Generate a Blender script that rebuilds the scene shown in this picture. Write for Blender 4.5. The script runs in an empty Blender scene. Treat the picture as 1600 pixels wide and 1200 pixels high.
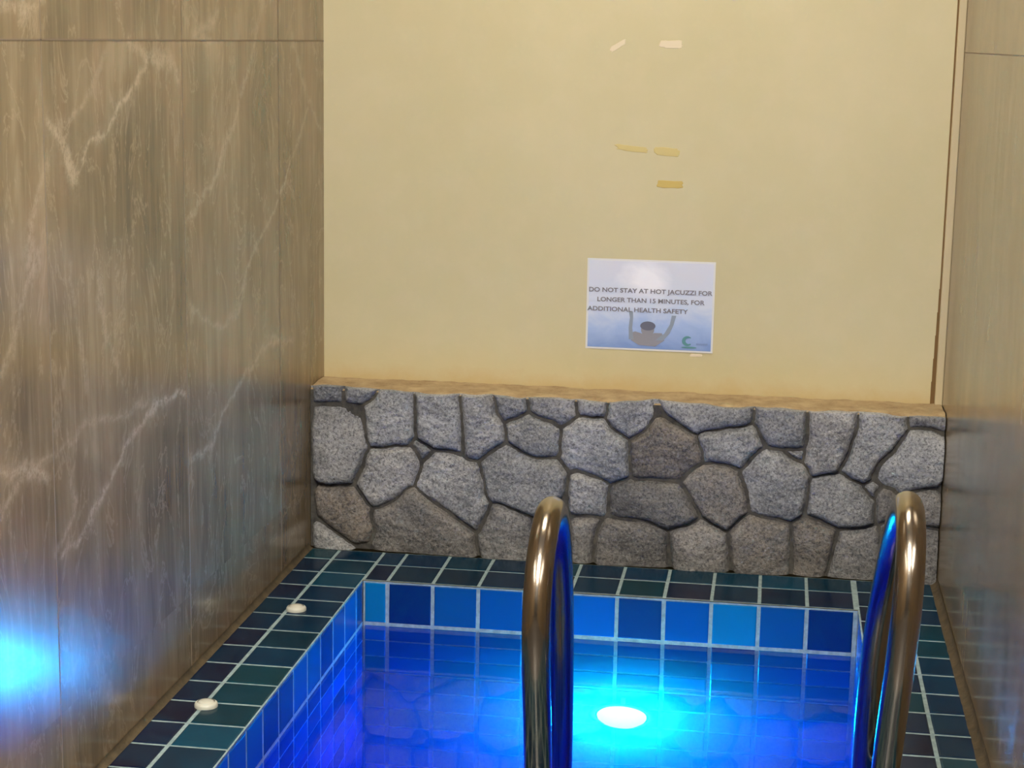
import bpy, bmesh, math, random
import numpy as np
from mathutils import Vector, Matrix, noise
random.seed(7)
scene = bpy.context.scene
col = scene.collection
PI = math.pi

# ---------------------------------------------------------------- helpers
def tag(o, label=None, cat=None, group=None, kind=None):
    if label: o['label'] = label
    if cat: o['category'] = cat
    if group: o['group'] = group
    if kind: o['kind'] = kind
    return o

def empty(name, loc=(0, 0, 0)):
    o = bpy.data.objects.new(name, None); o.location = loc; o.empty_display_size = .05
    col.objects.link(o); return o

def link(name, verts, faces, mats, parent=None, smooth=False, mi=None, loc=None):
    """verts in world coordinates; the object gets its origin at loc"""
    me = bpy.data.meshes.new(name)
    off = Vector(loc) if loc else Vector((0, 0, 0))
    if parent: off = off if loc else Vector(parent.location)
    me.from_pydata([tuple(Vector(v) - off) for v in verts], [], faces)
    for m in (mats if isinstance(mats, (list, tuple)) else [mats]): me.materials.append(m)
    if mi: me.polygons.foreach_set('material_index', mi)
    if smooth: me.polygons.foreach_set('use_smooth', [True] * len(faces))
    me.update()
    o = bpy.data.objects.new(name, me)
    if parent: o.parent = parent; o.location = off - Vector(parent.location)
    else: o.location = off
    col.objects.link(o); return o

def bm_link(name, bm, mats, parent=None, smooth=False):
    bm.verts.ensure_lookup_table(); bm.verts.index_update()
    vs = [v.co.copy() for v in bm.verts]; fs = [[v.index for v in f.verts] for f in bm.faces]
    mi = [f.material_index for f in bm.faces]
    bm.free()
    return link(name, vs, fs, mats, parent, smooth, mi)

def box(bm, x0, x1, y0, y1, z0, z1, bev=0, mi=0):
    r = bmesh.ops.create_cube(bm, size=1)
    for v in r['verts']:
        v.co = Vector((x0 + (v.co.x + .5) * (x1 - x0), y0 + (v.co.y + .5) * (y1 - y0), z0 + (v.co.z + .5) * (z1 - z0)))
    fs = list({f for v in r['verts'] for f in v.link_faces})
    for f in fs: f.material_index = mi
    if bev:
        es = list({e for f in fs for e in f.edges})
        bmesh.ops.bevel(bm, geom=es, offset=bev, segments=2, profile=.5, affect='EDGES', material=mi)

def cyl(bm, c, r, h, axis='Z', n=32, r2=None):
    M = Matrix.Translation(c)
    if axis == 'Y': M = M @ Matrix.Rotation(PI / 2, 4, 'X')
    if axis == 'X': M = M @ Matrix.Rotation(PI / 2, 4, 'Y')
    return bmesh.ops.create_cone(bm, cap_ends=True, segments=n, radius1=r, radius2=r if r2 is None else r2, depth=h, matrix=M)

def lathe(profile, c, axis='Z', n=40):
    """profile [(r, h)] turned round an axis; returns verts, faces"""
    vs, fs = [], []
    for r, h in profile:
        for k in range(n):
            a = 2 * PI * k / n
            p = (r * math.cos(a), r * math.sin(a), h)
            if axis == 'Y': p = (p[0], -h, p[1])
            vs.append((c[0] + p[0], c[1] + p[1], c[2] + p[2]))
    for i in range(len(profile) - 1):
        for k in range(n):
            a, b = i * n + k, i * n + (k + 1) % n
            fs.append([a, b, b + n, a + n])
    fs.append(list(range(n))[::-1]); m = (len(profile) - 1) * n
    fs.append([m + k for k in range(n)])
    return vs, fs

def smooth_path(pts, per=12):
    P = [Vector(p) for p in pts]
    for _ in range(3):                       # calm the hand-measured points
        P = [P[0]] + [(P[i - 1] + P[i] * 2 + P[i + 1]) / 4 for i in range(1, len(P) - 1)] + [P[-1]]
    P = [P[0] * 2 - P[1]] + P + [P[-1] * 2 - P[-2]]
    out = []
    for i in range(1, len(P) - 2):
        a, b, c, d = P[i - 1:i + 3]
        for k in range(per):
            t = k / per
            out.append(.5 * ((2 * b) + (c - a) * t + (2 * a - 5 * b + 4 * c - d) * t * t + (3 * b - a - 3 * c + d) * t ** 3))
    out.append(P[-2]); return out

def tube(path, r, n=28):
    vs, fs = [], []
    t = (path[1] - path[0]).normalized(); u = t.cross(Vector((1, .01, 0))).normalized()
    for i, p in enumerate(path):
        t = (path[min(i + 1, len(path) - 1)] - path[max(i - 1, 0)]).normalized()
        u = (u - t * u.dot(t)).normalized(); w = t.cross(u)
        for k in range(n):
            a = 2 * PI * k / n
            vs.append(p + u * (r * math.cos(a)) + w * (r * math.sin(a)))
    for i in range(len(path) - 1):
        for k in range(n):
            a, b = i * n + k, i * n + (k + 1) % n
            fs.append([a, b, b + n, a + n])
    fs.append(list(range(n))[::-1]); m = (len(path) - 1) * n; fs.append([m + k for k in range(n)])
    return vs, fs

# ---------------------------------------------------------------- materials
class NT:
    def __init__(s, name):
        s.m = bpy.data.materials.new(name); s.m.use_nodes = True
        s.t = s.m.node_tree; s.t.nodes.clear()
        s.out = s.n('ShaderNodeOutputMaterial')
    def n(s, typ, **kw):
        nd = s.t.nodes.new(typ)
        for k, v in kw.items():
            if k.startswith('i_'):
                key = k[2:].replace('_', ' ')
                nd.inputs[int(key) if key.isdigit() else key].default_value = v
            else: setattr(nd, k, v)
        return nd
    def l(s, a, b): s.t.links.new(a, b)
    def bsdf(s, **kw):
        b = s.n('ShaderNodeBsdfPrincipled', **kw); s.l(b.outputs[0], s.out.inputs[0]); return b
    def coord(s, scale=(1, 1, 1)):
        g = s.n('ShaderNodeNewGeometry'); mp = s.n('ShaderNodeMapping'); mp.inputs['Scale'].default_value = scale
        s.l(g.outputs['Position'], mp.inputs[0]); return mp.outputs[0]
    def noise(s, vec, scale, detail=4, rough=.55, dist=0):
        nd = s.n('ShaderNodeTexNoise'); nd.inputs['Scale'].default_value = scale
        nd.inputs['Detail'].default_value = detail; nd.inputs['Roughness'].default_value = rough
        nd.inputs['Distortion'].default_value = dist; s.l(vec, nd.inputs['Vector']); return nd.outputs[0]
    def ramp(s, fac, stops):
        r = s.n('ShaderNodeValToRGB'); e = r.color_ramp.elements
        while len(e) < len(stops): e.new(.5)
        for i, (p, c) in enumerate(stops): e[i].position = p; e[i].color = (*c, 1) if len(c) == 3 else c
        s.l(fac, r.inputs[0]); return r.outputs[0]
    def mix(s, fac, a, b, mode='MIX'):
        m = s.n('ShaderNodeMix', data_type='RGBA', blend_type=mode)
        for sock, v in ((m.inputs[0], fac), (m.inputs[6], a), (m.inputs[7], b)):
            if hasattr(v, 'links'): s.l(v, sock)
            else: sock.default_value = v if not isinstance(v, tuple) or len(v) == 4 else (*v, 1)
        return m.outputs[2]
    def math(s, op, a, b=None):
        m = s.n('ShaderNodeMath', operation=op)
        for i, v in enumerate((a, b)):
            if v is None: continue
            if hasattr(v, 'links'): s.l(v, m.inputs[i])
            else: m.inputs[i].default_value = v
        return m.outputs[0]
    def bump(s, h, strength, dist, b):
        bp = s.n('ShaderNodeBump'); bp.inputs['Strength'].default_value = strength; bp.inputs['Distance'].default_value = dist
        s.l(h, bp.inputs['Height']); s.l(bp.outputs[0], b.inputs['Normal'])

def plain(name, c, rough=.5, metal=0, spec=.5):
    t = NT(name); b = t.bsdf(); b.inputs['Base Color'].default_value = (*c, 1)
    b.inputs['Roughness'].default_value = rough; b.inputs['Metallic'].default_value = metal
    b.inputs['Specular IOR Level'].default_value = spec
    return t.m

def emis(name, c, s):
    t = NT(name); e = t.n('ShaderNodeEmission'); e.inputs[0].default_value = (*c, 1); e.inputs[1].default_value = s
    t.l(e.outputs[0], t.out.inputs[0]); return t.m

def mat_marble(name, axis_scale, veins=False, gain=1.0, rough=(.16, .26)):
    t = NT(name); b = t.bsdf(); g = gain
    geo = t.n('ShaderNodeNewGeometry'); sp = t.n('ShaderNodeSeparateXYZ'); t.l(geo.outputs['Position'], sp.inputs[0])
    cell = t.math('FLOOR', t.math('DIVIDE', t.math('ADD', sp.outputs[1], 1.238), .611))      # every slab has its own figure
    row = t.math('FLOOR', t.math('SUBTRACT', sp.outputs[2], 1.147))
    cb = t.n('ShaderNodeCombineXYZ'); t.l(t.math('ADD', sp.outputs[0], t.math('MULTIPLY', cell, 3.7)), cb.inputs[0])
    t.l(sp.outputs[1], cb.inputs[1]); t.l(t.math('ADD', sp.outputs[2], t.math('MULTIPLY', row, 5.3)), cb.inputs[2])
    def sc(x, y, z):
        mp = t.n('ShaderNodeMapping'); mp.inputs['Scale'].default_value = (x, y, z); t.l(cb.outputs[0], mp.inputs[0]); return mp.outputs[0]
    big = t.noise(sc(1, 1, .6), 3.4, 6, .62, .8)
    streak = t.noise(sc(1, axis_scale[1], axis_scale[2]), 1.0, 5, .58, .35)
    fine = t.noise(sc(1, 90, 6), 1.0, 3, .5, .2)
    f = t.math('ADD', t.math('MULTIPLY', streak, .5), t.math('MULTIPLY', big, .5))
    if veins:
        ca = t.n('ShaderNodeAttribute', attribute_name='cloud')
        f = t.math('ADD', f, t.math('MULTIPLY', t.math('SUBTRACT', ca.outputs['Fac'], .5), .26))
    base = t.ramp(f, [(.30, (.105 * g, .079 * g, .046 * g)), (.46, (.180 * g, .133 * g, .073 * g)), (.56, (.235 * g, .173 * g, .098 * g)), (.68, (.32 * g, .245 * g, .145 * g))])
    base = t.mix(t.ramp(fine, [(.5, (0, 0, 0)), (.75, (.35, .35, .35))]), base, (.34 * g, .255 * g, .16 * g))
    # reddish drifts
    base = t.mix(t.ramp(t.noise(sc(1, 6, 2), 1.5, 4, .6), [(.52, (0, 0, 0)), (.68, (.35, .35, .35))]), base, (.29 * g, .175 * g, .10 * g))
    vn = t.noise(sc(1, 1.5, .6), 5.0, 6, .62, 1.0)
    vm = t.ramp(t.math('ABSOLUTE', t.math('SUBTRACT', vn, .5)), [(0.0, (.42, .42, .42)), (.016, (0, 0, 0))])
    base = t.mix(vm, base, (.40 * g, .30 * g, .19 * g))
    if veins:
        a = t.n('ShaderNodeAttribute', attribute_name='vein')
        br = t.noise(sc(1, 1, 1), 75, 5, .75)
        fv = t.math('MINIMUM', t.math('MULTIPLY', a.outputs['Fac'], t.ramp(br, [(.36, (.15,) * 3), (.6, (1.0,) * 3)])), .85)
        base = t.mix(fv, base, (.47 * g, .37 * g, .25 * g))
    t.l(base, b.inputs['Base Color'])
    b.inputs['Specular IOR Level'].default_value = .7
    t.l(t.ramp(big, [(.3, (rough[0],) * 3), (.7, (rough[1],) * 3)]), b.inputs['Roughness'])
    return t.m

M = {}
M['marble'] = mat_marble('brown_marble_tile', (1, 22, 2.6), True)
M['marble_plain'] = mat_marble('brown_streaked_tile', (1, 30, 1.6), False, 1.0)
M['floor_dark'] = plain('dark_floor_tile', (.05, .045, .04), .35)
M['seam'] = plain('pale_seam_grout', (.20, .15, .095), .8)

def mat_cream():
    t = NT('cream_paint'); b = t.bsdf()
    v = t.coord()
    n1 = t.noise(v, 2.0, 4, .5); n2 = t.noise(v, 14, 4, .6)
    c = t.ramp(n1, [(.3, (.56, .50, .29)), (.7, (.615, .55, .335))])
    c = t.mix(t.ramp(n2, [(.45, (0, 0, 0)), (.8, (.25, .25, .25))]), c, (.70, .60, .40))
    # ochre grime creeping up from the mortar ledge
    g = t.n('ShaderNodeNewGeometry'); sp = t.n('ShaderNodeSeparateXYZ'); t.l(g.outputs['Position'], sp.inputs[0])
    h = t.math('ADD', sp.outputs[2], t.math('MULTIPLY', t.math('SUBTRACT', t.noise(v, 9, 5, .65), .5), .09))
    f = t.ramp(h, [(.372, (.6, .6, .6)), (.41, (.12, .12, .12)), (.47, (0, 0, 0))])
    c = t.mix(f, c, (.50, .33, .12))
    t.l(c, b.inputs['Base Color']); b.inputs['Roughness'].default_value = .42
    t.bump(n2, .12, .002, b); return t.m
M['cream'] = mat_cream()
M['trim'] = plain('cream_trim_paint', (.55, .46, .28), .45)
M['caulk'] = plain('rusty_gap', (.16, .09, .03), .9)
M['ceiling'] = plain('ceiling_white', (.75, .72, .66), .9)

def mat_mortar(name, c0, c1, sc=40):
    t = NT(name); b = t.bsdf(); v = t.coord()
    n = t.noise(v, sc, 6, .7)
    t.l(t.ramp(n, [(.35, c0), (.65, c1)]), b.inputs['Base Color']); b.inputs['Roughness'].default_value = .9
    t.bump(n, .6, .006, b); return t.m
M['mortar'] = mat_mortar('stone_joint_mortar', (.035, .032, .028), (.10, .09, .07))
M['ledge'] = mat_mortar('ochre_mortar', (.26, .175, .085), (.43, .32, .17), 22)
M['cove'] = mat_mortar('brown_cove_mortar', (.040, .028, .012), (.085, .060, .028), 30)
M['grout'] = mat_mortar('pool_grout', (.17, .235, .23), (.29, .37, .355), 60)

def mat_stone():
    t = NT('grey_field_stone'); b = t.bsdf(); v = t.coord()
    a = t.n('ShaderNodeAttribute', attribute_name='tint')
    sp = t.n('ShaderNodeSeparateColor'); t.l(a.outputs['Color'], sp.inputs[0])
    n1 = t.noise(v, 9, 5, .6, .4); n2 = t.noise(v, 170, 4, .8); n3 = t.noise(v, 46, 5, .7)
    grey = t.ramp(n1, [(.3, (.13, .135, .135)), (.7, (.31, .31, .30))])
    brown = t.ramp(n1, [(.32, (.16, .125, .09)), (.68, (.33, .265, .19))])
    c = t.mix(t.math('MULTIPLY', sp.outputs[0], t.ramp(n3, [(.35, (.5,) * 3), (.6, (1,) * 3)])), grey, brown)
    c = t.mix(t.ramp(n2, [(.38, (.8,) * 3), (.5, (0,) * 3)]), c, (.05, .05, .055))
    c = t.mix(t.ramp(n2, [(.54, (0,) * 3), (.68, (.7,) * 3)]), c, (.40, .40, .39))
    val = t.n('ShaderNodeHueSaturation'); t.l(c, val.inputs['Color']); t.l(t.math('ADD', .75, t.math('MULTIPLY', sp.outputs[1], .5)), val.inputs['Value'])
    t.l(val.outputs[0], b.inputs['Base Color']); b.inputs['Roughness'].default_value = .85
    t.bump(t.math('ADD', t.math('MULTIPLY', n3, 1.0), t.math('MULTIPLY', n2, .4)), .9, .008, b); return t.m
M['stone'] = mat_stone()

def mat_tile(name):
    t = NT(name); b = t.bsdf(); v = t.coord()
    a = t.n('ShaderNodeAttribute', attribute_name='tint')
    n = t.noise(v, 14, 4, .6, .6)
    c = t.mix(t.ramp(n, [(.35, (0,) * 3), (.7, (.14,) * 3)]), a.outputs['Color'], (.003, .09, .15))
    t.l(c, b.inputs['Base Color'])
    b.inputs['Roughness'].default_value = .2; b.inputs['Specular IOR Level'].default_value = .13
    t.bump(t.noise(v, 30, 3), .08, .002, b)
    return t.m
M['tile'] = mat_tile('glazed_blue_tile')

def mat_water():
    t = NT('pool_water'); 
    g = t.n('ShaderNodeBsdfGlass'); g.inputs['IOR'].default_value = 1.333; g.inputs['Roughness'].default_value = 0
    g.inputs['Color'].default_value = (1, 1, 1, 1)
    t.l(g.outputs[0], t.out.inputs[0])
    va = t.n('ShaderNodeVolumeAbsorption'); va.inputs['Color'].default_value = (.1, .34, 1, 1); va.inputs['Density'].default_value = WATER_DENS
    vsc = t.n('ShaderNodeVolumeScatter'); vsc.inputs['Color'].default_value = (.6, .9, 1, 1); vsc.inputs['Density'].default_value = .3; vsc.inputs['Anisotropy'].default_value = .5
    ad = t.n('ShaderNodeAddShader'); t.l(va.outputs[0], ad.inputs[0]); t.l(vsc.outputs[0], ad.inputs[1]); t.l(ad.outputs[0], t.out.inputs['Volume'])
    v = t.coord((1, 1, 1)); bp = t.n('ShaderNodeBump'); bp.inputs['Strength'].default_value = .25; bp.inputs['Distance'].default_value = .0015
    t.l(t.noise(v, 9, 2, .5), bp.inputs['Height']); t.l(bp.outputs[0], g.inputs['Normal'])
    return t.m
WATER_DENS = 4.8
M['water'] = mat_water()

def mat_steel():
    t = NT('worn_stainless_steel'); b = t.bsdf(); v = t.coord((6, 6, 30))
    b.inputs['Metallic'].default_value = 1; b.inputs['Base Color'].default_value = (.36, .31, .25, 1)
    b.inputs['Roughness'].default_value = .19
    return t.m
M['steel'] = mat_steel()
M['white_plastic'] = plain('aged_white_plastic', (.50, .49, .40), .35)
M['grey_plastic'] = plain('pale_lamp_ring', (.6, .65, .65), .4)
M['pool_light'] = emis('underwater_lamp', (.006, 1.0, .40), 1150)
M['panel'] = emis('warm_ceiling_panel', (1.0, .88, .70), 9)
M['panel2'] = emis('cool_ceiling_panel', (1.0, .97, .92), 34)

# ---------------------------------------------------------------- tiled surfaces
TEAL = [(.001, .018, .034), (.001, .024, .038), (.001, .012, .034), (.001, .030, .056), (.001, .018, .046)]
NAVY = [(.004, .006, .022), (.005, .005, .018), (.003, .010, .028), (.003, .014, .030), (.002, .022, .030)]
WALL_PAL = [(.004, .07, .24), (.004, .05, .20), (.003, .12, .26), (.004, .09, .25), (.005, .04, .16), (.003, .08, .30), (.003, .022, .12)]

def tiles(bmdata, o, u, v, n, us, vs, pal, g=.008, th=.0014, skip=None):
    """bevelled glazed tiles laid between the joint lines us, vs on the plane through o; joint bed 3 mm lower"""
    V, F, MI, C = bmdata
    o, u, v, n = map(Vector, (o, u, v, n))
    def quad(ps, mi, c):
        k = len(V); V.extend(ps); F.append([k + i for i in range(len(ps))]); MI.append(mi); C.append(c)
    base = o - n * th
    quad([base + u * us[0] + v * vs[0], base + u * us[-1] + v * vs[0], base + u * us[-1] + v * vs[-1], base + u * us[0] + v * vs[-1]], 1, (.5, .5, .5))
    for i in range(len(us) - 1):
        for j in range(len(vs) - 1):
            if skip and skip(us[i], vs[j]): continue
            a0, a1, b0, b1 = us[i] + g / 2, us[i + 1] - g / 2, vs[j] + g / 2, vs[j + 1] - g / 2
            if a1 - a0 < .006 or b1 - b0 < .006: continue
            c = random.choice(pal(i, j) if callable(pal) else pal); f = random.uniform(.8, 1.2); c = tuple(x * f for x in c)
            tu, tv = random.gauss(0, .004), random.gauss(0, .004)
            cu, cv = (a0 + a1) / 2, (b0 + b1) / 2
            rings = []
            for ins, h in ((0, -th), (0.0003, -.0012), (.0014, -.0003), (.003, 0)):
                rings.append([base + u * x + v * y + n * (th + h + ((x - cu) * tu + (y - cv) * tv if h > -th else 0))
                              for x, y in ((a0 + ins, b0 + ins), (a1 - ins, b0 + ins), (a1 - ins, b1 - ins), (a0 + ins, b1 - ins))])
            k = len(V)
            for r in rings: V.extend(r)
            for q in range(3):
                for e in range(4):
                    F.append([k + q * 4 + e, k + q * 4 + (e + 1) % 4, k + q * 4 + 4 + (e + 1) % 4, k + q * 4 + 4 + e]); MI.append(0); C.append(c)
            F.append([k + 12, k + 13, k + 14, k + 15]); MI.append(0); C.append(c)

def tile_obj(name, data, parent):
    V, F, MI, C = data
    o = link(name, V, F, [M['tile'], M['grout']], parent, mi=MI)
    at = o.data.color_attributes.new('tint', 'FLOAT_COLOR', 'CORNER')
    buf = []
    for f, c in zip(F, C): buf += [c[0], c[1], c[2], 1.0] * len(f)
    at.data.foreach_set('color', buf)
    # turn every face outwards as laid
    return o

XL, XR, YB, YF = -.0535, 1.005, 0.0, -1.065
ZB = -1.1
T = .1
# left and right coping joints were measured to run a little out of step with the back row
pool = empty('plunge_pool', (.475, -.53, ZB))
tag(pool, 'small rectangular plunge pool lined and edged with glazed blue and teal tiles', 'pool')
L_rows = [YF - .35] + [.0378 - .1014 * i for i in range(13, 0, -1)] + [.0378, .138, .215]
R_rows = [YF - .35] + [.1283 - .1014 * i for i in range(14, 0, -1)] + [.1283, .215]
cop = ([], [], [], [])
tiles(cop, (0, 0, 0), (1, 0, 0), (0, 1, 0), (0, 0, 1), [-.228, -.158, XL], L_rows, lambda i, j: (TEAL if i else NAVY) if random.random() < .85 else NAVY, .007)
tiles(cop, (0, 0, 0), (1, 0, 0), (0, 1, 0), (0, 0, 1), [XR, 1.105, 1.176], R_rows, lambda i, j: TEAL if i else NAVY, .007)
tiles(cop, (0, 0, 0), (1, 0, 0), (0, 1, 0), (0, 0, 1), [XL] + [k * T for k in range(0, 11)] + [XR + .0001], [YB, .117, .215], lambda i, j: TEAL if j else NAVY, .007)
tiles(cop, (0, 0, 0), (1, 0, 0), (0, 1, 0), (0, 0, 1), [XL] + [k * T for k in range(0, 11)] + [XR + .0001], [YF - .35, YF - .3, YF - .2, YF - .1, YF], TEAL + NAVY, .007)
tile_obj('coping', cop, pool)
zs = [ZB] + [-.1 * k for k in range(10, 0, -1)] + [-.0035]
wl = ([], [], [], []); tiles(wl, (XL, 0, 0), (0, 1, 0), (0, 0, 1), (1, 0, 0), [YF] + [.0378 - .1014 * i for i in range(10, 0, -1)] + [0], zs, WALL_PAL)
tile_obj('side_wall', wl, pool)
wr = ([], [], [], []); tiles(wr, (XR, 0, 0), (0, -1, 0), (0, 0, 1), (-1, 0, 0), [0] + [-.1283 + .1014 * i for i in range(2, 12)] + [-YF], zs, WALL_PAL)
tile_obj('side_wall', wr, pool)
wb = ([], [], [], []); tiles(wb, (0, YB, 0), (1, 0, 0), (0, 0, 1), (0, -1, 0), [XL] + [k * T for k in range(0, 11)] + [XR], zs, WALL_PAL)
tile_obj('end_wall', wb, pool)
wf = ([], [], [], []); tiles(wf, (0, YF, 0), (-1, 0, 0), (0, 0, 1), (0, 1, 0), [-XR] + [-k * T for k in range(10, -1, -1)] + [-XL], zs, WALL_PAL)
tile_obj('end_wall', wf, pool)
fl = ([], [], [], []); tiles(fl, (0, 0, ZB), (1, 0, 0), (0, 1, 0), (0, 0, 1), [XL] + [k * T for k in range(0, 11)] + [XR], [YF] + [-.1 * k for k in range(10, -1, -1)], WALL_PAL)
tile_obj('pool_floor', fl, pool)

# ---------------------------------------------------------------- water
bm = bmesh.new()
box(bm, XL - .006, XR + .006, YF - .006, YB + .006, ZB - .006, -.105)
w = bm_link('pool_water', bm, M['water'])
tag(w, 'clear still water filling the tiled plunge pool, glowing blue from the lamp below', 'water', kind='stuff')

# ---------------------------------------------------------------- underwater lamp
LX, LZ = .518, -.54
lamp = empty('pool_lamp', (LX, 0, LZ))
tag(lamp, 'round glowing underwater lamp on the far tiled wall of the pool', 'lamp')
vs, fs = lathe([(.0, .046), (.018, .044), (.034, .037), (.045, .027), (.052, .015), (.054, .006)][::-1], (LX, 0, LZ), 'Y', 40)
link('lamp_lens', vs, fs, M['pool_light'], lamp, True)
vs, fs = lathe([(.058, -.002), (.070, -.002), (.071, .003), (.068, .007), (.060, .008), (.058, .006)], (LX, 0, LZ), 'Y', 40)
link('lamp_ring', vs, fs[:-2], M['grey_plastic'], lamp, True)
bm = bmesh.new(); box(bm, LX - .003, LX + .008, -.007, .0, LZ + .066, LZ + .105, .002)
bm_link('ring_clip', bm, M['white_plastic'], lamp)

# ---------------------------------------------------------------- handrails
LP = [(.48, -.83, -.16), (.48, -.83, -.046), (.48, -.834, .044), (.48, -.846, .146), (.48, -.866, .286), (.48, -.912, .391), (.48, -.962, .462), (.48, -1.046, .500),
      (.48, -1.14, .453), (.48, -1.194, .388), (.48, -1.213, .333), (.48, -1.189, .264), (.48, -1.146, .165), (.48, -1.11, .063)]
RP = [(.984, -.80, -.16), (.984, -.80, -.018), (.986, -.805, .072), (.988, -.815, .169), (.991, -.82, .216), (.996, -.83, .265), (1.0, -.85, .317), (1.004, -.88, .369),
      (1.008, -.92, .424), (1.010, -.99, .490), (1.013, -1.06, .528), (1.013, -1.13, .516), (1.011, -1.2, .461), (1.009, -1.22, .389), (1.005, -1.2, .305), (1.0, -1.155, .207), (.992, -1.12, .106)]
def rail(name, P, label):
    end = P[-1]
    t = empty(name, (end[0], end[1] - .005, 0)); tag(t, label, 'handrail', 'curved steel handrails of the pool')
    P = [(P[0][0], P[0][1], -.9), (P[0][0], P[0][1], -.5)] + P + [(end[0], end[1] - .005, 0)]
    vs, fs = tube(smooth_path(P), .0212, 32)
    link('rail_tube', vs, fs, M['steel'], t, True)
    vs, fs = lathe([(.0215, .0), (.045, .0), (.045, .003), (.040, .007), (.024, .010), (.0215, .018)], (end[0], end[1] - .005, .0003), 'Z', 32)
    link('floor_flange', vs, fs[:-2], M['steel'], t, True)
    # wall foot that holds the wet leg off the pool wall, under water
    bm = bmesh.new(); cyl(bm, (P[0][0], (P[0][1] + YF) / 2, -.78), .012, abs(P[0][1] - YF), 'Y', 20)
    bm_link('wall_bracket', bm, M['steel'], t)
    return t
rail('pool_handrail', LP, 'curved stainless steel handrail in front of the stone wall, nearer the notice')
rail('pool_handrail', RP, 'curved stainless steel handrail close to the right tiled wall')

# ---------------------------------------------------------------- white deck caps
for (x, y, lab) in ((-.139, -.237, 'small round cream cap on the left pool edge, nearer the stone wall'),
                    (-.151, -.794, 'small round cream cap on the left pool edge, nearer the camera')):
    t = empty('deck_cap', (x, y, 0)); tag(t, lab, 'cap', 'round caps on the left pool edge')
    vs, fs = lathe([(.0205, -.001), (.0205, .004), (.019, .007), (.016, .0085), (.0155, .0085)], (x, y, 0), 'Z', 32)
    link('cap_rim', vs, fs[:-2], M['white_plastic'], t, True)
    vs, fs = lathe([(.0152, .002), (.0150, .0075), (.012, .0095), (.006, .0105), (.0005, .0107)], (x, y, 0), 'Z', 32)
    link('cap_dome', vs, fs, M['white_plastic'], t, True)

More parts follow.
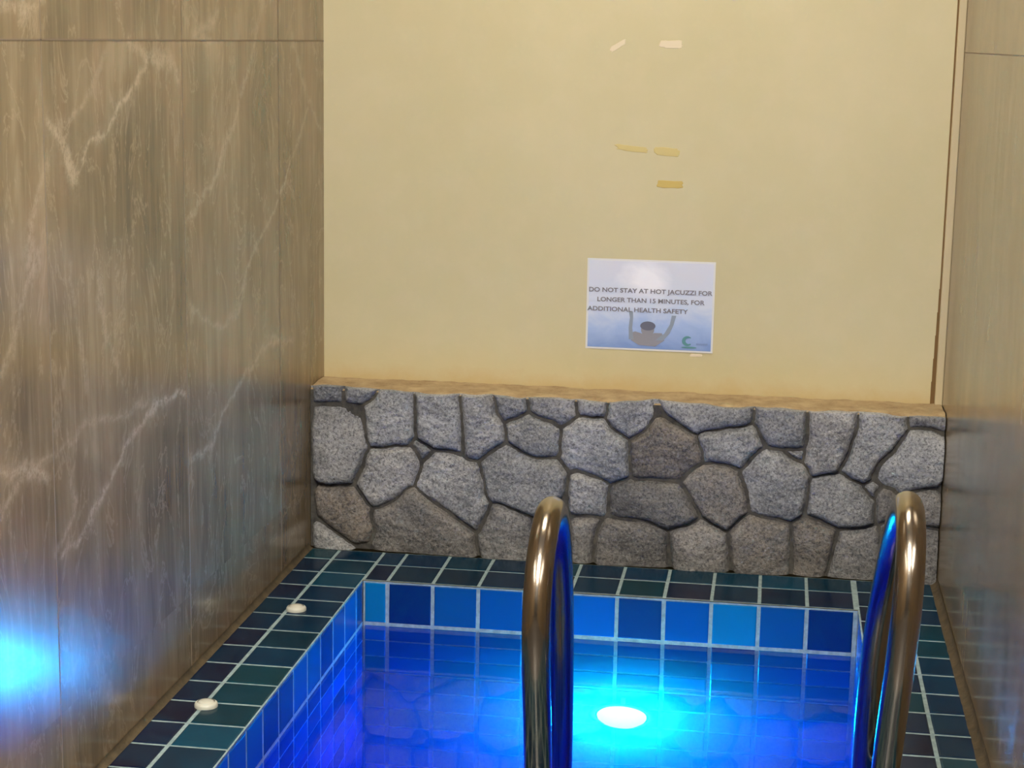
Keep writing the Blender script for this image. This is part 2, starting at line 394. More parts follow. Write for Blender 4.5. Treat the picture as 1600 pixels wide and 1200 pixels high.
# ---------------------------------------------------------------- stone wall
YC = .362          # cream wall plane
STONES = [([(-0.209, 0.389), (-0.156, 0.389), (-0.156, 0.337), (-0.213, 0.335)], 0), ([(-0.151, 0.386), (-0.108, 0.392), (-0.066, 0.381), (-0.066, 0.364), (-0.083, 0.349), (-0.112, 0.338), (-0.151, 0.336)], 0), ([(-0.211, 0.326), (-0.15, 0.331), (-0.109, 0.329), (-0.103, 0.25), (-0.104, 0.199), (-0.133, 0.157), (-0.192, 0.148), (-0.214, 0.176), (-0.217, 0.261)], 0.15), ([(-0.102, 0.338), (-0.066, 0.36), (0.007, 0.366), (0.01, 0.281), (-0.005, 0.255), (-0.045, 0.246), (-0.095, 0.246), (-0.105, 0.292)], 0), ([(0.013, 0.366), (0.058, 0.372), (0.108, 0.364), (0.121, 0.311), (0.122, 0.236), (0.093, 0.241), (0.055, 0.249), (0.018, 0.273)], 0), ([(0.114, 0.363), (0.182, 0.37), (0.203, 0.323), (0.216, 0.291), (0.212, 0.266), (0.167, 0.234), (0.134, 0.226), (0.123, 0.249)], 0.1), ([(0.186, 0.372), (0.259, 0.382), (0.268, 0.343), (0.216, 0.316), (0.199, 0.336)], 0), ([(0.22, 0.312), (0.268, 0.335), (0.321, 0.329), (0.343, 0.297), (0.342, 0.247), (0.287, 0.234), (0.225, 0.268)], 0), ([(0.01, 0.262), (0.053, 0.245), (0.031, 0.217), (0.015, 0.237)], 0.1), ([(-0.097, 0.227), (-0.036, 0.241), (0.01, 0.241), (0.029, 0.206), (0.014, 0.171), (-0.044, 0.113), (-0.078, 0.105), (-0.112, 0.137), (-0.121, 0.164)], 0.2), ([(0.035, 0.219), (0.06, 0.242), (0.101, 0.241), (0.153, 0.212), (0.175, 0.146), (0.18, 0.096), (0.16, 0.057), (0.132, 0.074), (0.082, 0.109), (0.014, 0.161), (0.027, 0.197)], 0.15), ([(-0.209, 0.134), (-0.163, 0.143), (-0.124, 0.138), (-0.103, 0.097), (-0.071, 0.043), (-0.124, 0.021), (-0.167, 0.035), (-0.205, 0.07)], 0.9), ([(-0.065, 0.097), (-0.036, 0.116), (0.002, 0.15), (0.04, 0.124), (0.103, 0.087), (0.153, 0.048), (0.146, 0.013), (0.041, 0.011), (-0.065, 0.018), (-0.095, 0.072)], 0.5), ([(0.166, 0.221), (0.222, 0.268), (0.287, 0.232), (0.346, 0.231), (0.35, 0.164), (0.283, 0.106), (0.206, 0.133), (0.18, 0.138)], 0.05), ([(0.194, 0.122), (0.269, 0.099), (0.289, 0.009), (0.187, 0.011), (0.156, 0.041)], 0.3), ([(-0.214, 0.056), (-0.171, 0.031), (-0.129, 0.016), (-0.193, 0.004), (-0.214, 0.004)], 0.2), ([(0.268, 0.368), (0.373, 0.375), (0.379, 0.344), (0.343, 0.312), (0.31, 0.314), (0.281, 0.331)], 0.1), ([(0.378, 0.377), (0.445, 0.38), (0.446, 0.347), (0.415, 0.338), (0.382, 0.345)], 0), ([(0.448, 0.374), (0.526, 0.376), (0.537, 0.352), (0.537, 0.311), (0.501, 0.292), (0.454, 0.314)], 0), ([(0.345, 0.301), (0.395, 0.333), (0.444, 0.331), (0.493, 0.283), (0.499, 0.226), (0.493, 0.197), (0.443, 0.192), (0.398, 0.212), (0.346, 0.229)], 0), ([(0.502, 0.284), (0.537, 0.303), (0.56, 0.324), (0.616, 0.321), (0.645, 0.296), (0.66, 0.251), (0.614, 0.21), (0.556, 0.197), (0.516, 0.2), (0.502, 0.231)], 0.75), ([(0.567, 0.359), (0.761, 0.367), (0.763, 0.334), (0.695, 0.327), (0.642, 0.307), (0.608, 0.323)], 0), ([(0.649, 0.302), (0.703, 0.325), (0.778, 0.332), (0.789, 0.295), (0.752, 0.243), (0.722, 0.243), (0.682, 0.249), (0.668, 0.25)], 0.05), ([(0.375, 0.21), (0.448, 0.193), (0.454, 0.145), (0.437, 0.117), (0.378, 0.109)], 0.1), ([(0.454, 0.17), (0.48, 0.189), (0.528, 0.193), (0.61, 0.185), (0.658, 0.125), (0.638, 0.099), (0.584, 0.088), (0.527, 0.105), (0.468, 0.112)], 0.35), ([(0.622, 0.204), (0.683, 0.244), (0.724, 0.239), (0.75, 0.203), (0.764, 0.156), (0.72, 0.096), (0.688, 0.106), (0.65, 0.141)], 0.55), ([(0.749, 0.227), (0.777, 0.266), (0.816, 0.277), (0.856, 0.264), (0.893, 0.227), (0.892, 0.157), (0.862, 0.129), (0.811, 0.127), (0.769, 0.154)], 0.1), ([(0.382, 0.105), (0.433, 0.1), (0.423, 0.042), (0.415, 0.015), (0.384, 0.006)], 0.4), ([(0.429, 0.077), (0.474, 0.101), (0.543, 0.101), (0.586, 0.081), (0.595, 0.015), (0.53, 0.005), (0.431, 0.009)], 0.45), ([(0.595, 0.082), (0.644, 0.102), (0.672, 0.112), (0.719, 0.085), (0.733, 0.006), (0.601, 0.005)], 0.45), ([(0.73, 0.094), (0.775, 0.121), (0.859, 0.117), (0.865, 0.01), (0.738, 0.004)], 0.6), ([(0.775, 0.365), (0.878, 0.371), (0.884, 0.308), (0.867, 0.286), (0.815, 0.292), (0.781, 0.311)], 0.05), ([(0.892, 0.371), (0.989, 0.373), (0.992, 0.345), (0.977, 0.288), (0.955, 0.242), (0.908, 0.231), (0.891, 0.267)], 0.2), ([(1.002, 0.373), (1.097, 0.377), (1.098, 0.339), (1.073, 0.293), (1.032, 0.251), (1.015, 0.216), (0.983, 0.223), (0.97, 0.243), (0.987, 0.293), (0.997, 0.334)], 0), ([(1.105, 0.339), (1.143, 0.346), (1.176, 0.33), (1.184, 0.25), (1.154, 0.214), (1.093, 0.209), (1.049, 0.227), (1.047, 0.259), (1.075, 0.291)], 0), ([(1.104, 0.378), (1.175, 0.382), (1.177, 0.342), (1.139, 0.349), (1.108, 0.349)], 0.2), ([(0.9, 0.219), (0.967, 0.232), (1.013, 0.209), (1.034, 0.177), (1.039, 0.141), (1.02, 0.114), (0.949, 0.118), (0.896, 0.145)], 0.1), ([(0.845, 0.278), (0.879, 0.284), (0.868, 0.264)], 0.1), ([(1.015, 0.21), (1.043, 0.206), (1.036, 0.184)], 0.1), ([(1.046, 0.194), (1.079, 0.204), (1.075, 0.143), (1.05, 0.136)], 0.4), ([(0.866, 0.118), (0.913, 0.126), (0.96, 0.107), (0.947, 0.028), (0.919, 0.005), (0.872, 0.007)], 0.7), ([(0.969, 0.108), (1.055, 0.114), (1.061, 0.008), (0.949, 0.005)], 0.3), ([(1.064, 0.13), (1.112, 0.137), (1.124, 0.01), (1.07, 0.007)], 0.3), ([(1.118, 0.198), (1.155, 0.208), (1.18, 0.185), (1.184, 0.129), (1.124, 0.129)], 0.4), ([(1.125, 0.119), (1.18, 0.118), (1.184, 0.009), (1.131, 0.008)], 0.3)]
sw = empty('stone_wainscot', (.475, .26, 0))
tag(sw, 'low wall of irregular grey stones in dark joints behind the pool', 'stone wall')
bm = bmesh.new(); box(bm, -.231, 1.181, .232, .361, 0, .368)
bm_link('mortar_bed', bm, M['mortar'], sw)

# ragged ochre ledge on top
V, F = [], []
nx = 160
for i in range(nx + 1):
    x = -.231 + (1.412) * i / nx
    for j, yy in enumerate((.361, .335, .30, .275, .25, .236, .234)):
        z = .3745 + .003 * noise.noise(Vector((x * 14, yy * 20, 0))) + .002 * noise.noise(Vector((x * 50, yy * 50, 3)))
        y = yy
        if j >= 9: y += .006 * noise.noise(Vector((x * 16, 2, 0))) + .004 * noise.noise(Vector((x * 45, 7, 0)))
        if j == 5: z -= .004
        if j == 6: z = .355 + .008 * noise.noise(Vector((x * 25, 5, 1)))
        V.append((x, y, z))
for i in range(nx):
    for j in range(6):
        a = i * 7 + j; F.append([a, a + 7, a + 8, a + 1])
link('mortar_ledge', V, F, M['ledge'], sw, True)

# the stones: each outline grows until it meets its neighbours, leaving thin joints
def chaikin(p, n=2):
    for _ in range(n):
        q = []
        for i in range(len(p)):
            a, b = p[i], p[(i + 1) % len(p)]
            w_ = .16 if _ == 0 else .22
            q += [(a[0] * (1 - w_) + b[0] * w_, a[1] * (1 - w_) + b[1] * w_), (a[0] * w_ + b[0] * (1 - w_), a[1] * w_ + b[1] * (1 - w_))]
        p = q
    return p
def fbm(x, z, seed, f0, octv=4):
    rs = np.random.RandomState(seed); out = 0
    for o in range(octv):
        f = f0 * 2 ** o
        for _ in range(3):
            a = rs.uniform(0, 2 * PI); ph = rs.uniform(0, 6.28, 2); k = f * rs.uniform(.7, 1.3)
            out = out + np.sin((x * math.cos(a) + z * math.sin(a)) * k + ph[0] + 1.3 * np.sin((z * math.cos(a) - x * math.sin(a)) * k * .8 + ph[1])) / 3 * .55 ** o
    return out
gx = np.linspace(-.2305, 1.1805, 600); gz = np.linspace(.0, .374, 162)
GX, GZ = np.meshgrid(gx, gz, indexing='ij')
wx = GX + .0016 * fbm(GX, GZ, 11, 90, 3); wz_ = GZ + .0016 * fbm(GX, GZ, 12, 90, 3)
D = []
for poly, tint in STONES:
    p = chaikin([(x, .384 if z > .350 else (-.012 if z < .02 else z)) for x, z in poly], 2)
    d2 = np.full(GX.shape, 1e9); ins = np.zeros(GX.shape, bool)
    for (ax, az), (bx, bz) in zip(p, p[1:] + p[:1]):
        ex, ez = bx - ax, bz - az; L2 = ex * ex + ez * ez + 1e-12
        tt = np.clip(((wx - ax) * ex + (wz_ - az) * ez) / L2, 0, 1)
        d2 = np.minimum(d2, (wx - ax - tt * ex) ** 2 + (wz_ - az - tt * ez) ** 2)
        if abs(ez) > 1e-12: ins ^= ((az > wz_) != (bz > wz_)) & (wx < ex * (wz_ - az) / ez + ax)
    D.append(np.sqrt(d2) * np.where(ins, -1, 1))
D = np.array(D); order = np.argsort(D, axis=0)
i1 = order[0]; dA = np.take_along_axis(D, order[:1], 0)[0]; dB = np.take_along_axis(D, order[1:2], 0)[0]
edge = np.minimum((dB - dA) / 2, .016 - dA)
gap = .0014 + .0012 * (1 + fbm(GX, GZ, 5, 25, 2))
e = edge - gap
rs = np.random.RandomState(3); N = len(STONES)
dep = rs.uniform(-.003, .006, N)[i1]; tx = rs.normal(0, .07, N)[i1]; tz = rs.normal(0, .07, N)[i1]
cx_ = np.array([np.mean([q[0] for q in p_]) for p_, _ in STONES])[i1]; cz_ = np.array([np.mean([q[1] for q in p_]) for p_, _ in STONES])[i1]
rise = 1 - np.exp(-np.maximum(e, 0) / .0045)
rough = .0030 * fbm(GX + i1 * .37, GZ, 21, 30, 3) + .0010 * fbm(GX, GZ, 22, 240, 3)
Yh = .2345 - rise * (.017 + dep + .004 * np.clip(e / .04, 0, 1) + tx * (GX - cx_) + tz * (GZ - cz_) + rough)
Yh = np.where(e < 0, .237, Yh)
bright = np.array([rs.uniform(.75, 1.45) if t_ < .3 else rs.uniform(-.15, .45) for _, t_ in STONES])[i1]; tnt = np.array([t_ for _, t_ in STONES])[i1]  # light from above put into the colour: upper stones lighter, bottom ones darker
GZ = GZ * (1 + .014 * fbm(GX, GX * 0, 31, 22, 3)) 
nX, nZ = GX.shape
V = [(a, b, c) for a, b, c in zip(GX.ravel().tolist(), Yh.ravel().tolist(), GZ.ravel().tolist())]
F = [[i * nZ + j, (i + 1) * nZ + j, (i + 1) * nZ + j + 1, i * nZ + j + 1] for i in range(nX - 1) for j in range(nZ - 1)]
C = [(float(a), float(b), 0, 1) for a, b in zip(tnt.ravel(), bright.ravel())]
k0 = len(V)                                            # close the top and the two ends
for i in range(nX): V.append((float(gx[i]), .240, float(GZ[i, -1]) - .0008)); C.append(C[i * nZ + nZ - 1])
F += [[i * nZ + nZ - 1, (i + 1) * nZ + nZ - 1, k0 + i + 1, k0 + i] for i in range(nX - 1)]
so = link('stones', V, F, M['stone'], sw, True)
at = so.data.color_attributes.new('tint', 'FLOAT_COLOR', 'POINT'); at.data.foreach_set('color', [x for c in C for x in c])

# ---------------------------------------------------------------- room shell
X0, X1, YR, ZC = -.232, 1.183, -4.9, 2.45
def struct(o): o['kind'] = 'structure'; return o
# left wall: fine grid where seen so that the traced veins keep their place
VEINS = [([(-0.787, 1.124), (-0.85, 1.088), (-0.881, 1.059), (-0.94, 1.04), (-0.997, 1.008), (-1.064, 1.002), (-1.097, 0.97)], 1.0, 1), ([(-1.22, 1.032), (-1.187, 1.008), (-1.154, 0.974), (-1.131, 0.949)], .9, 1.6), ([(-0.891, 1.139), (-0.772, 1.118), (-0.676, 1.107), (-0.657, 1.08)], .6, 2), ([(-0.989, 1.13), (-1.018, 1.101), (-1.073, 1.055), (-1.137, 1.033), (-1.197, 1.027)], .4, 1), ([(-1.237, 0.97), (-1.262, 0.935), (-1.292, 0.897), (-1.304, 0.831)], .45, 2), ([(0.216, 1.0), (-0.046, 0.798), (-0.165, 0.751), (-0.255, 0.71), (-0.315, 0.622), (-0.406, 0.617), (-0.522, 0.641), (-0.601, 0.676)], .5, 1), ([(0.1, 0.505), (-0.148, 0.532), (-0.241, 0.495), (-0.413, 0.451), (-0.494, 0.406), (-0.608, 0.389)], .6, 1.1), ([(-0.638, 0.519), (-0.789, 0.543), (-0.87, 0.51), (-0.961, 0.487), (-1.077, 0.431), (-1.132, 0.404), (-1.21, 0.386)], .85, 1.1), ([(-1.422, 0.564), (-1.337, 0.551), (-1.267, 0.518)], .8, 1.2), ([(-1.426, 0.511), (-1.382, 0.532), (-1.315, 0.544)], .5, 1), ([(-1.269, 0.845), (-1.317, 0.797), (-1.366, 0.732), (-1.411, 0.687)], .4, 1.4), ([(-0.622, 0.833), (-0.473, 0.884), (-0.33, 0.983), (-0.175, 1.151), (-0.128, 1.226)], .4, 1.2), ([(-0.837, 0.547), (-0.986, 0.555), (-1.121, 0.563), (-1.269, 0.547), (-1.359, 0.549)], .45, 1), ([(-1.233, 0.402), (-1.155, 0.441), (-1.177, 0.496)], .5, 1), ([(0.087, 1.152), (0.163, 1.07), (0.328, 0.953)], .35, 1.5), ([(-1.052, 0.791), (-1.03, 0.718), (-0.954, 0.602)], .35, 1), ([(-1.153, 0.822), (-1.134, 0.733), (-1.103, 0.629)], .35, 1.2), ([(-1.369, 1.19), (-1.286, 1.187), (-1.219, 1.202)], .6, 1.5), ([(-0.421, 1.197), (-0.571, 1.15), (-0.462, 1.145)], .5, 1.4)]
ys = np.concatenate([[YR], np.arange(-1.62, .385, .006), [.40]]); zsg = np.concatenate([[-.2], np.arange(-.02, 1.42, .006), [ZC]])
YY, ZZ = np.meshgrid(ys, zsg, indexing='ij')
def warp(y, z, s, k):
    return np.sin(y * 31 * s + 1.7 * k + 2.1 * np.sin(z * 23 * s + k)) * .5 + np.sin(z * 47 * s + y * 19 * s + k * 2.3) * .35 + np.sin((y - z) * 83 * s + k) * .25
wy = YY + .008 * warp(YY, ZZ, 1, 0) + .004 * warp(YY, ZZ, 3.1, 2); wz = ZZ + .009 * warp(YY, ZZ, 1, 5) + .004 * warp(YY, ZZ, 3.3, 3)
mask = np.zeros_like(YY)
for pts, s, wd in VEINS:
    for (a, b), (c, d) in zip(pts[:-1], pts[1:]):
        dx, dz = c - a, d - b; L2 = dx * dx + dz * dz
        tt = np.clip(((wy - a) * dx + (wz - b) * dz) / L2, 0, 1)
        dist = np.hypot(wy - a - tt * dx, wz - b - tt * dz)
        wloc = .0055 * wd * (1 + .5 * warp(YY, ZZ, .8, 9))
        mask = np.maximum(mask, s * np.exp(-(dist / np.maximum(wloc, .002)) ** 2) + s * .2 * np.exp(-(dist / (wloc * 3.5 + .004)) ** 2))
mask = np.clip(mask, 0, 1)
CLOUDS = [(-0.859, 0.934, 0.207, 0.135, -1.0), (-0.745, 0.752, 0.136, 0.121, -0.7), (-1.005, 0.885, 0.113, 0.079, -0.6), (-0.765, 0.385, 0.13, 0.091, -1.0), (-0.058, 0.31, 0.35, 0.132, -0.9), (-0.536, 0.329, 0.159, 0.11, -0.4), (-1.372, 0.662, 0.054, 0.053, -0.6), (-1.298, 0.478, 0.118, 0.056, -0.5), (-1.004, 1.101, 0.126, 0.068, 0.6), (-0.392, 0.95, 0.102, 0.156, 0.6), (-1.313, 0.992, 0.077, 0.123, 0.7), (-1.338, 0.535, 0.102, 0.027, 0.5), (-0.928, 0.544, 0.186, 0.032, 0.4), (-0.423, 1.151, 0.293, 0.058, 0.5), (0.013, 1.191, 0.376, 0.052, 0.4), (-1.057, 0.722, 0.198, 0.089, 0.2), (-1.243, 1.175, 0.141, 0.026, 0.3), (-0.487, 0.563, 0.248, 0.073, 0.2), (-0.095, 0.737, 0.252, 0.119, -0.3), (-1.129, 1.149, 0.075, 0.028, -0.4)]
cloud = np.zeros_like(YY)
cy_ = YY + .03 * warp(YY, ZZ, .35, 4) + .012 * warp(YY, ZZ, 1.3, 6); cz2 = ZZ + .03 * warp(YY, ZZ, .33, 8) + .012 * warp(YY, ZZ, 1.2, 1)
for a, b, ra, rb, s in CLOUDS:
    cloud += s * np.exp(-(((cy_ - a) / ra) ** 2 + ((cz2 - b) / rb) ** 2) ** 1.4)
cloud = np.clip(cloud * .5 + .5, 0, 1)
ny, nz = YY.shape
verts = [(X0, float(a), float(b)) for a, b in zip(YY.ravel(), ZZ.ravel())]
faces = [[i * nz + j, (i + 1) * nz + j, (i + 1) * nz + j + 1, i * nz + j + 1] for i in range(ny - 1) for j in range(nz - 1)]
k = len(verts)
verts += [(X0 - .1, YR, -.2), (X0 - .1, .40, -.2), (X0 - .1, .40, ZC), (X0 - .1, YR, ZC)]
faces += [[k, k + 3, k + 2, k + 1]]
wlft = struct(link('wall_left', verts, faces, M['marble']))
at = wlft.data.attributes.new('vein', 'FLOAT', 'POINT'); at.data.foreach_set('value', list(mask.ravel()) + [0] * 4)
at = wlft.data.attributes.new('cloud', 'FLOAT', 'POINT'); at.data.foreach_set('value', list(cloud.ravel()) + [.5] * 4)
# seams of the large tiles: thin grout fillets a hair proud of nothing, set in the joint
def seams(name, x, sgn, ylines, zlines):
    bm = bmesh.new(); e = .0006; h = .0012
    xs = sorted((x - .002 * sgn, x + e * sgn))
    for y in ylines: box(bm, xs[0], xs[1], y - h, y + h, 0, ZC)
    for z in zlines: box(bm, xs[0], xs[1], YR, YC, z - h, z + h)
    return struct(bm_link(name, bm, M['seam']))
seams('trim_1', X0, 1, [-.015, -.628, -1.238, -1.85, -2.46, -3.07, -3.68, -4.29], [1.147])
seams('trim_2', X1, -1, [-1.30, -1.91, -2.52, -3.13, -3.74, -4.35], [1.147])

bm = bmesh.new(); box(bm, X1, X1 + .1, YR, .40, -.2, ZC); struct(bm_link('wall_right', bm, M['marble_plain']))
bm = bmesh.new(); box(bm, X0 - .1, X1 + .1, YC, YC + .1, -.2, ZC); struct(bm_link('wall_back', bm, M['cream']))
bm = bmesh.new(); box(bm, X0 - .1, X1 + .1, YR - .1, YR, -.2, ZC); struct(bm_link('wall_front', bm, M['floor_dark']))
bm = bmesh.new(); box(bm, X0 - .1, X1 + .1, YR - .1, YC + .1, ZC, ZC + .1); struct(bm_link('ceiling', bm, M['ceiling']))
bm = bmesh.new(); box(bm, X0 - .02, X1 + .02, YR, YF - .352, -.2, -.001); struct(bm_link('floor', bm, M['floor_dark']))
# corner strip on the right of the cream panel, with the rusty gap beside it
bm = bmesh.new(); box(bm, 1.1665, X1, YC - .012, YC + .001, .372, ZC, .002); struct(bm_link('trim_3', bm, M['trim']))
bm = bmesh.new()
for i in range(40):                                    # gap widens downwards
    z0, z1 = .373 + i * .052, .373 + (i + 1) * .052
    wd = .0035 + .006 * max(0, 1 - i / 5)
    box(bm, 1.1665 - wd, 1.1667, YC - .0012, YC + .001, z0, z1)
struct(bm_link('trim_4', bm, M['caulk']))
# mortar coves where the side walls meet the coping
def cove(name, x, sgn, r):
    V, F = [], []
    n = 220
    for i in range(n + 1):
        y = YF - .35 + (.215 - YF + .35) * i / n
        rr = r * (1 + .1 * noise.noise(Vector((y * 12, sgn, 0))) + .08 * noise.noise(Vector((y * 40, sgn, 0))))
        for k in range(7):
            a = k / 6 * PI / 2
            V.append((x + sgn * (.001 + rr * (1 - math.sin(a))), y, .0005 + rr * (1 - math.cos(a)) * 1.1))
        
    for i in range(n):
        for k in range(6):
            a = i * 7 + k; F.append([a, a + 7, a + 8, a + 1] if sgn < 0 else [a, a + 1, a + 8, a + 7])
    return struct(link(name, V, F, M['cove'], smooth=True))
cove('baseboard_left', X0, 1, .010)
cove('baseboard_right', X1, -1, .014)

# ---------------------------------------------------------------- ceiling lamps (above and behind the view)
for (x, y, sx, sy, key, lab) in ((.475, -.45, .30, .30, 'panel', 'square warm ceiling lamp over the pool'),
                            (.475, -3.1, .24, .9, 'panel2', 'long ceiling lamp over the entrance floor')):
    t = empty('ceiling_lamp', (x, y, ZC)); tag(t, lab, 'lamp')
    bm = bmesh.new(); box(bm, x - sx, x + sx, y - sy, y + sy, ZC - .02, ZC, .004); bm_link('lamp_frame', bm, M['white_plastic'], t)
    bm = bmesh.new(); box(bm, x - sx + .02, x + sx - .02, y - sy + .02, y + sy - .02, ZC - .025, ZC - .0195); bm_link('lamp_diffuser', bm, M[key], t)

# ---------------------------------------------------------------- notice sheet
SX, SZ, SW, SH = .381, .675, .289, .207
def mat_sheet():
    t = NT('printed_notice'); b = t.bsdf()
    g = t.n('ShaderNodeNewGeometry'); mp = t.n('ShaderNodeMapping'); mp.inputs['Location'].default_value = (-SX / SW, 0, -(SZ - SH) / SH); mp.inputs['Scale'].default_value = (1 / SW, 1, 1 / SH)
    t.l(g.outputs['Position'], mp.inputs[0]); sp = t.n('ShaderNodeSeparateXYZ'); t.l(mp.outputs[0], sp.inputs[0])
    n = t.noise(mp.outputs[0], 3.0, 4, .6, .8)
    v = t.math('ADD', sp.outputs[2], t.math('MULTIPLY', t.math('SUBTRACT', n, .5), .5))
    c = t.ramp(v, [(.0, (.22, .33, .62)), (.28, (.38, .50, .76)), (.48, (.62, .68, .80)), (.95, (.66, .68, .76))])
    # bright splash at the top centre
    dx = t.math('MULTIPLY', t.math('SUBTRACT', sp.outputs[0], .46), 2.6); dz = t.math('MULTIPLY', t.math('SUBTRACT', sp.outputs[2], .78), 2.6)
    d = t.math('SQRT', t.math('ADD', t.math('MULTIPLY', dx, dx), t.math('MULTIPLY', dz, dz)))
    d = t.math('ADD', d, t.math('MULTIPLY', t.math('SUBTRACT', n, .5), .8))
    c = t.mix(t.ramp(d, [(.15, (.95,) * 3), (.6, (0,) * 3)]), c, (.88, .88, .92))
    t.l(c, b.inputs['Base Color']); b.inputs['Roughness'].default_value = .28
    return t.m
M['sheet'] = mat_sheet()
M['sheet_edge'] = plain('laminate_edge', (.72, .72, .70), .25)
M['ink'] = plain('grey_print', (.20, .19, .21), .5)
M['ink_dark'] = plain('dark_hair_print', (.13, .14, .19), .5)
M['ink_skin'] = plain('figure_print', (.27, .27, .30), .5)
M['ink_arm'] = plain('arm_print', (.26, .31, .38), .5)
M['ink_teal'] = plain('teal_print', (.10, .27, .29), .5)
M['ink_blue'] = plain('blue_print', (.20, .29, .52), .5)
sign = empty('notice_sheet', (SX + SW / 2, YC, SZ - SH))
tag(sign, 'laminated blue and white paper notice with a swimmer stuck on the cream wall', 'sign')
def sheet_pt(u, v, d): # slight curl of the lower right corner
    return Vector((SX + u * SW, YC - d - .0012 * (u ** 4) * ((1 - v) ** 2), SZ - SH + v * SH))
def grid_sheet(name, u0, u1, v0, v1, d, m, n=16):
    V = [sheet_pt(u0 + (u1 - u0) * i / n, v0 + (v1 - v0) * j / n, dd) for dd in (d, d - .0006) for i in range(n + 1) for j in range(n + 1)]
    q = (n + 1) ** 2
    F = [[i * (n + 1) + j, (i + 1) * (n + 1) + j, (i + 1) * (n + 1) + j + 1, i * (n + 1) + j + 1] for i in range(n) for j in range(n)]
    F += [[q + x for x in f][::-1] for f in F]
    for i in range(n):
        for a, b in ((i * (n + 1), (i + 1) * (n + 1)), ((i + 1) * (n + 1) + n, i * (n + 1) + n), (i + 1, i), (n * (n + 1) + i, n * (n + 1) + i + 1)):
            F.append([b, a, a + q, b + q])
    return link(name, V, F, m, sign)
grid_sheet('laminate', 0, 1, 0, 1, .0012, M['sheet_edge'])
grid_sheet('printed_picture', .015, .985, .02, .98, .0016, M['sheet'])
def shape(name, rings, m, d=.0024, parent=None):
    V, F = [], []
    for pts in rings:
        k = len(V); V += [sheet_pt(u, v, d) for u, v in pts]; F.append([k + i for i in range(len(pts))])
        kb = len(V); V += [sheet_pt(u, v, d - .0005) for u, v in pts]; n = len(pts)
        F += [[k + (i + 1) % n, k + i, kb + i, kb + (i + 1) % n] for i in range(n)]
    return link(name, V, F, m, parent or sign)
def ell(cu, cv, ru, rv, a0=0, a1=2 * PI, n=20): return [(cu + ru * math.cos(a0 + (a1 - a0) * k / n), cv + rv * math.sin(a0 + (a1 - a0) * k / n)) for k in range(n)]
def strip(pts, w):
    L = [(x - wi, y) for (x, y), wi in zip(pts, w)]; R_ = [(x + wi, y) for (x, y), wi in zip(pts, w)]
    return R_ + L[::-1] if pts[0][1] < pts[-1][1] else L + R_[::-1]
fig = shape('printed_swimmer', [ell(.487, .235, .052, .075), [(.36, .11), (.42, .06), (.55, .05), (.62, .12), (.60, .20), (.54, .20), (.50, .17), (.44, .19), (.39, .21), (.35, .19)]], M['ink_skin'], .0023)
shape('printed_hair', [ell(.488, .275, .060, .050)], M['ink_dark'], .0028, sign)
shape('printed_arm', [strip([(.36, .12), (.352, .25), (.358, .36), (.352, .43)], [.018, .014, .013, .016])], M['ink_arm'], .0026)
shape('printed_arm', [strip([(.58, .12), (.64, .20), (.675, .30), (.69, .40)], [.030, .020, .015, .017])], M['ink_arm'], .0026)
def crescent(cu, cv, r):
    o = [(cu + r * .75 * math.cos(a), cv + r * math.sin(a)) for a in [PI * .25 + 1.5 * PI * k / 18 for k in range(19)]]
    i = [(cu + r * .2 + r * .45 * math.cos(a), cv + r * .05 + r * .62 * math.sin(a)) for a in [PI * 1.70 - 1.4 * PI * k / 18 for k in range(19)]]
    return o + i
shape('printed_logo', [crescent(.80, .125, .055), ell(.815, .055, .06, .010)], M['ink_teal'], .0026)
def text(name, s, u, v, size, width, m, parent=None, slant=0):
    cu = bpy.data.curves.new(name, 'FONT'); cu.body = s; cu.size = size; cu.extrude = .0; cu.offset = size * .022
    to = bpy.data.objects.new('tmp', cu); col.objects.link(to)
    dg = bpy.context.evaluated_depsgraph_get(); me = bpy.data.meshes.new_from_object(to.evaluated_get(dg))
    bpy.data.objects.remove(to)
    xs = [q.co.x for q in me.vertices]; x0, x1 = min(xs), max(xs); f = width * SW / (x1 - x0)
    V = [sheet_pt(u + (q.co.x - x0) * f / SW, v + q.co.y / SH + slant * (q.co.x - x0) * f / SW, .0030) for q in me.vertices]
    F = [list(p.vertices) for p in me.polygons]
    bpy.data.meshes.remove(me)
    return link(name, V, F, m, sign)
text('printed_text', 'DO NOT STAY AT HOT JACUZZI FOR', .018, .635, .0140, .965, M['ink'])
text('printed_text', 'LONGER THAN 15 MINUTES, FOR', .085, .53, .0140, .84, M['ink'])
text('printed_text', 'ADDITIONAL HEALTH SAFETY', .008, .425, .0140, .79, M['ink'])
shape('printed_logo', [[(.87, .085), (.96, .085), (.96, .105), (.87, .105)]], M['ink_blue'], .0026)

# ---------------------------------------------------------------- tape marks left on the cream wall
def residue(cx, cz, w_, h_, m, lab, seed, name='tape_residue', cat='tape mark', tilt=0):
    n = 44; V = []; F = []
    def rim(s, d):
        out = []
        for k in range(n):
            a = 2 * PI * k / n
            c_, s_ = math.cos(a), math.sin(a)
            ex = math.copysign(abs(c_) ** .5, c_) * w_ / 2; ez = math.copysign(abs(s_) ** .5, s_) * h_ / 2
            f = 1 + .22 * noise.noise(Vector((c_ * 2, s_ * 2, seed))) + .12 * noise.noise(Vector((c_ * 7, s_ * 7, seed)))
            out.append((cx + ex * f * s, YC - d, cz + ez * f * s + tilt * ex * f * s))
        return out
    V += rim(1, -.0002) + rim(.93, .0007) + [(cx, YC - .0009, cz)]
    for k in range(n):
        F.append([k, (k + 1) % n, n + (k + 1) % n, n + k]); F.append([n + k, n + (k + 1) % n, 2 * n])
    o = link(name, V, F, m, None, False, None, (cx, YC, cz)); tag(o, lab, cat, 'old tape marks on the cream wall'); return o
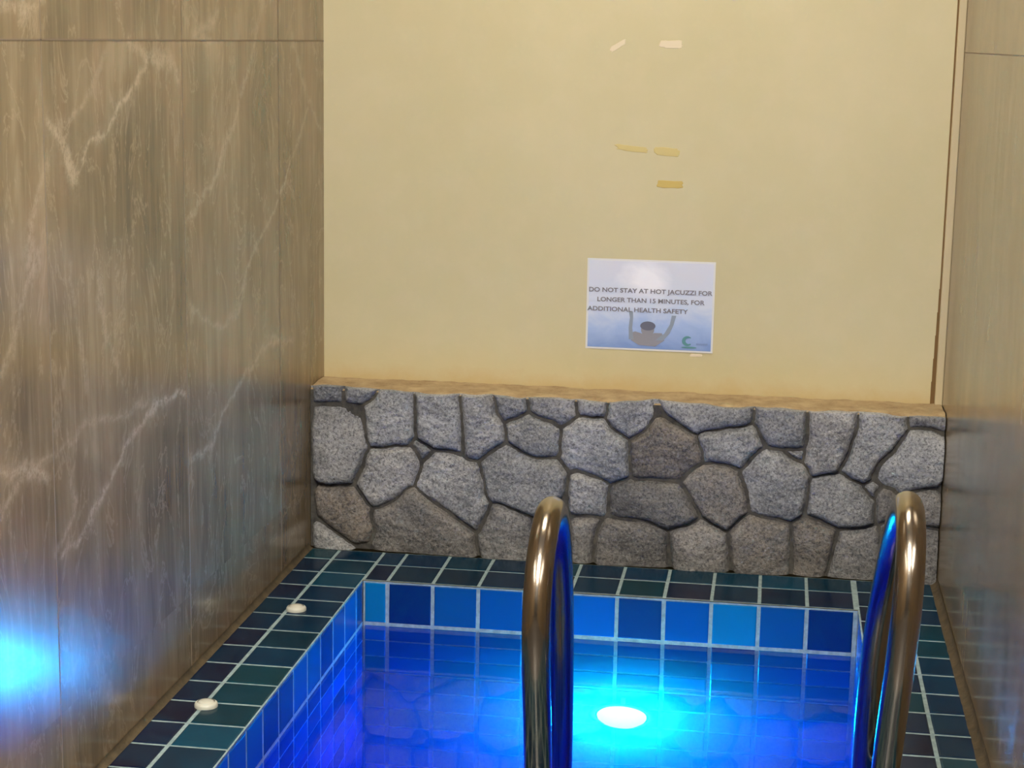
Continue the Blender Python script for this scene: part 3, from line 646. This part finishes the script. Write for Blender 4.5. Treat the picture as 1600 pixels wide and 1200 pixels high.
M['glue'] = plain('yellowed_glue', (.56, .42, .12), .6)
M['glue_pale'] = plain('pale_glue', (.60, .49, .20), .6)
M['scuff'] = plain('whitish_scuff', (.74, .64, .46), .6)
residue(.474, .923, .075, .013, M['glue_pale'], 'thin yellowed strip of old tape glue, upper left of the yellow wall marks', 1.3, tilt=-.10)
residue(.552, .918, .058, .019, M['glue_pale'], 'yellow patch of old tape glue right beside the upper yellow strip', 4.1, tilt=-.06)
residue(.562, .846, .060, .017, M['glue'], 'darkest yellow glue rectangle on the cream wall, lowest of the yellow marks', 7.7)
residue(.436, 1.148, .034, .014, M['scuff'], 'small whitish scuff high on the cream wall, left of its pair', 9.2, 'wall_scuff', 'scuff', .6)
residue(.555, 1.153, .050, .018, M['scuff'], 'small whitish scuff high on the cream wall, right of its pair', 12.4, 'wall_scuff', 'scuff')
residue(.632, .462, .028, .007, M['scuff'], 'tiny white tape scrap just under the notice', 15.4, 'tape_scrap', 'tape')

# ---------------------------------------------------------------- camera, world, view
P = (2829.567, .14444, .18886, .017883, .80381, -3.70056, 1.16111)
cam = bpy.data.cameras.new('camera'); co = bpy.data.objects.new('camera', cam); col.objects.link(co)
cam.sensor_fit = 'HORIZONTAL'; cam.sensor_width = 36; cam.lens = P[0] / 1600 * 36; cam.clip_start = .05; cam.clip_end = 50
R = Matrix.Rotation(P[1], 3, 'Z') @ Matrix.Rotation(PI / 2 - P[2], 3, 'X') @ Matrix.Rotation(P[3], 3, 'Z')
co.matrix_world = Matrix.Translation(P[4:7]) @ R.to_4x4()
scene.camera = co
wd = bpy.data.worlds.new('world'); scene.world = wd; wd.use_nodes = True
wd.node_tree.nodes['Background'].inputs[0].default_value = (.5, .45, .4, 1); wd.node_tree.nodes['Background'].inputs[1].default_value = .05
vs_ = scene.view_settings; vs_.view_transform = 'Standard'; vs_.look = 'None'; vs_.gamma = 1; vs_.use_curve_mapping = False
vs_.exposure = 1.05
cy = scene.cycles
cy.use_denoising = True; cy.max_bounces = 14; cy.diffuse_bounces = 5; cy.glossy_bounces = 6; cy.transmission_bounces = 10
cy.caustics_reflective = True; cy.caustics_refractive = True; cy.blur_glossy = .5; cy.sample_clamp_indirect = 40; cy.volume_bounces = 1
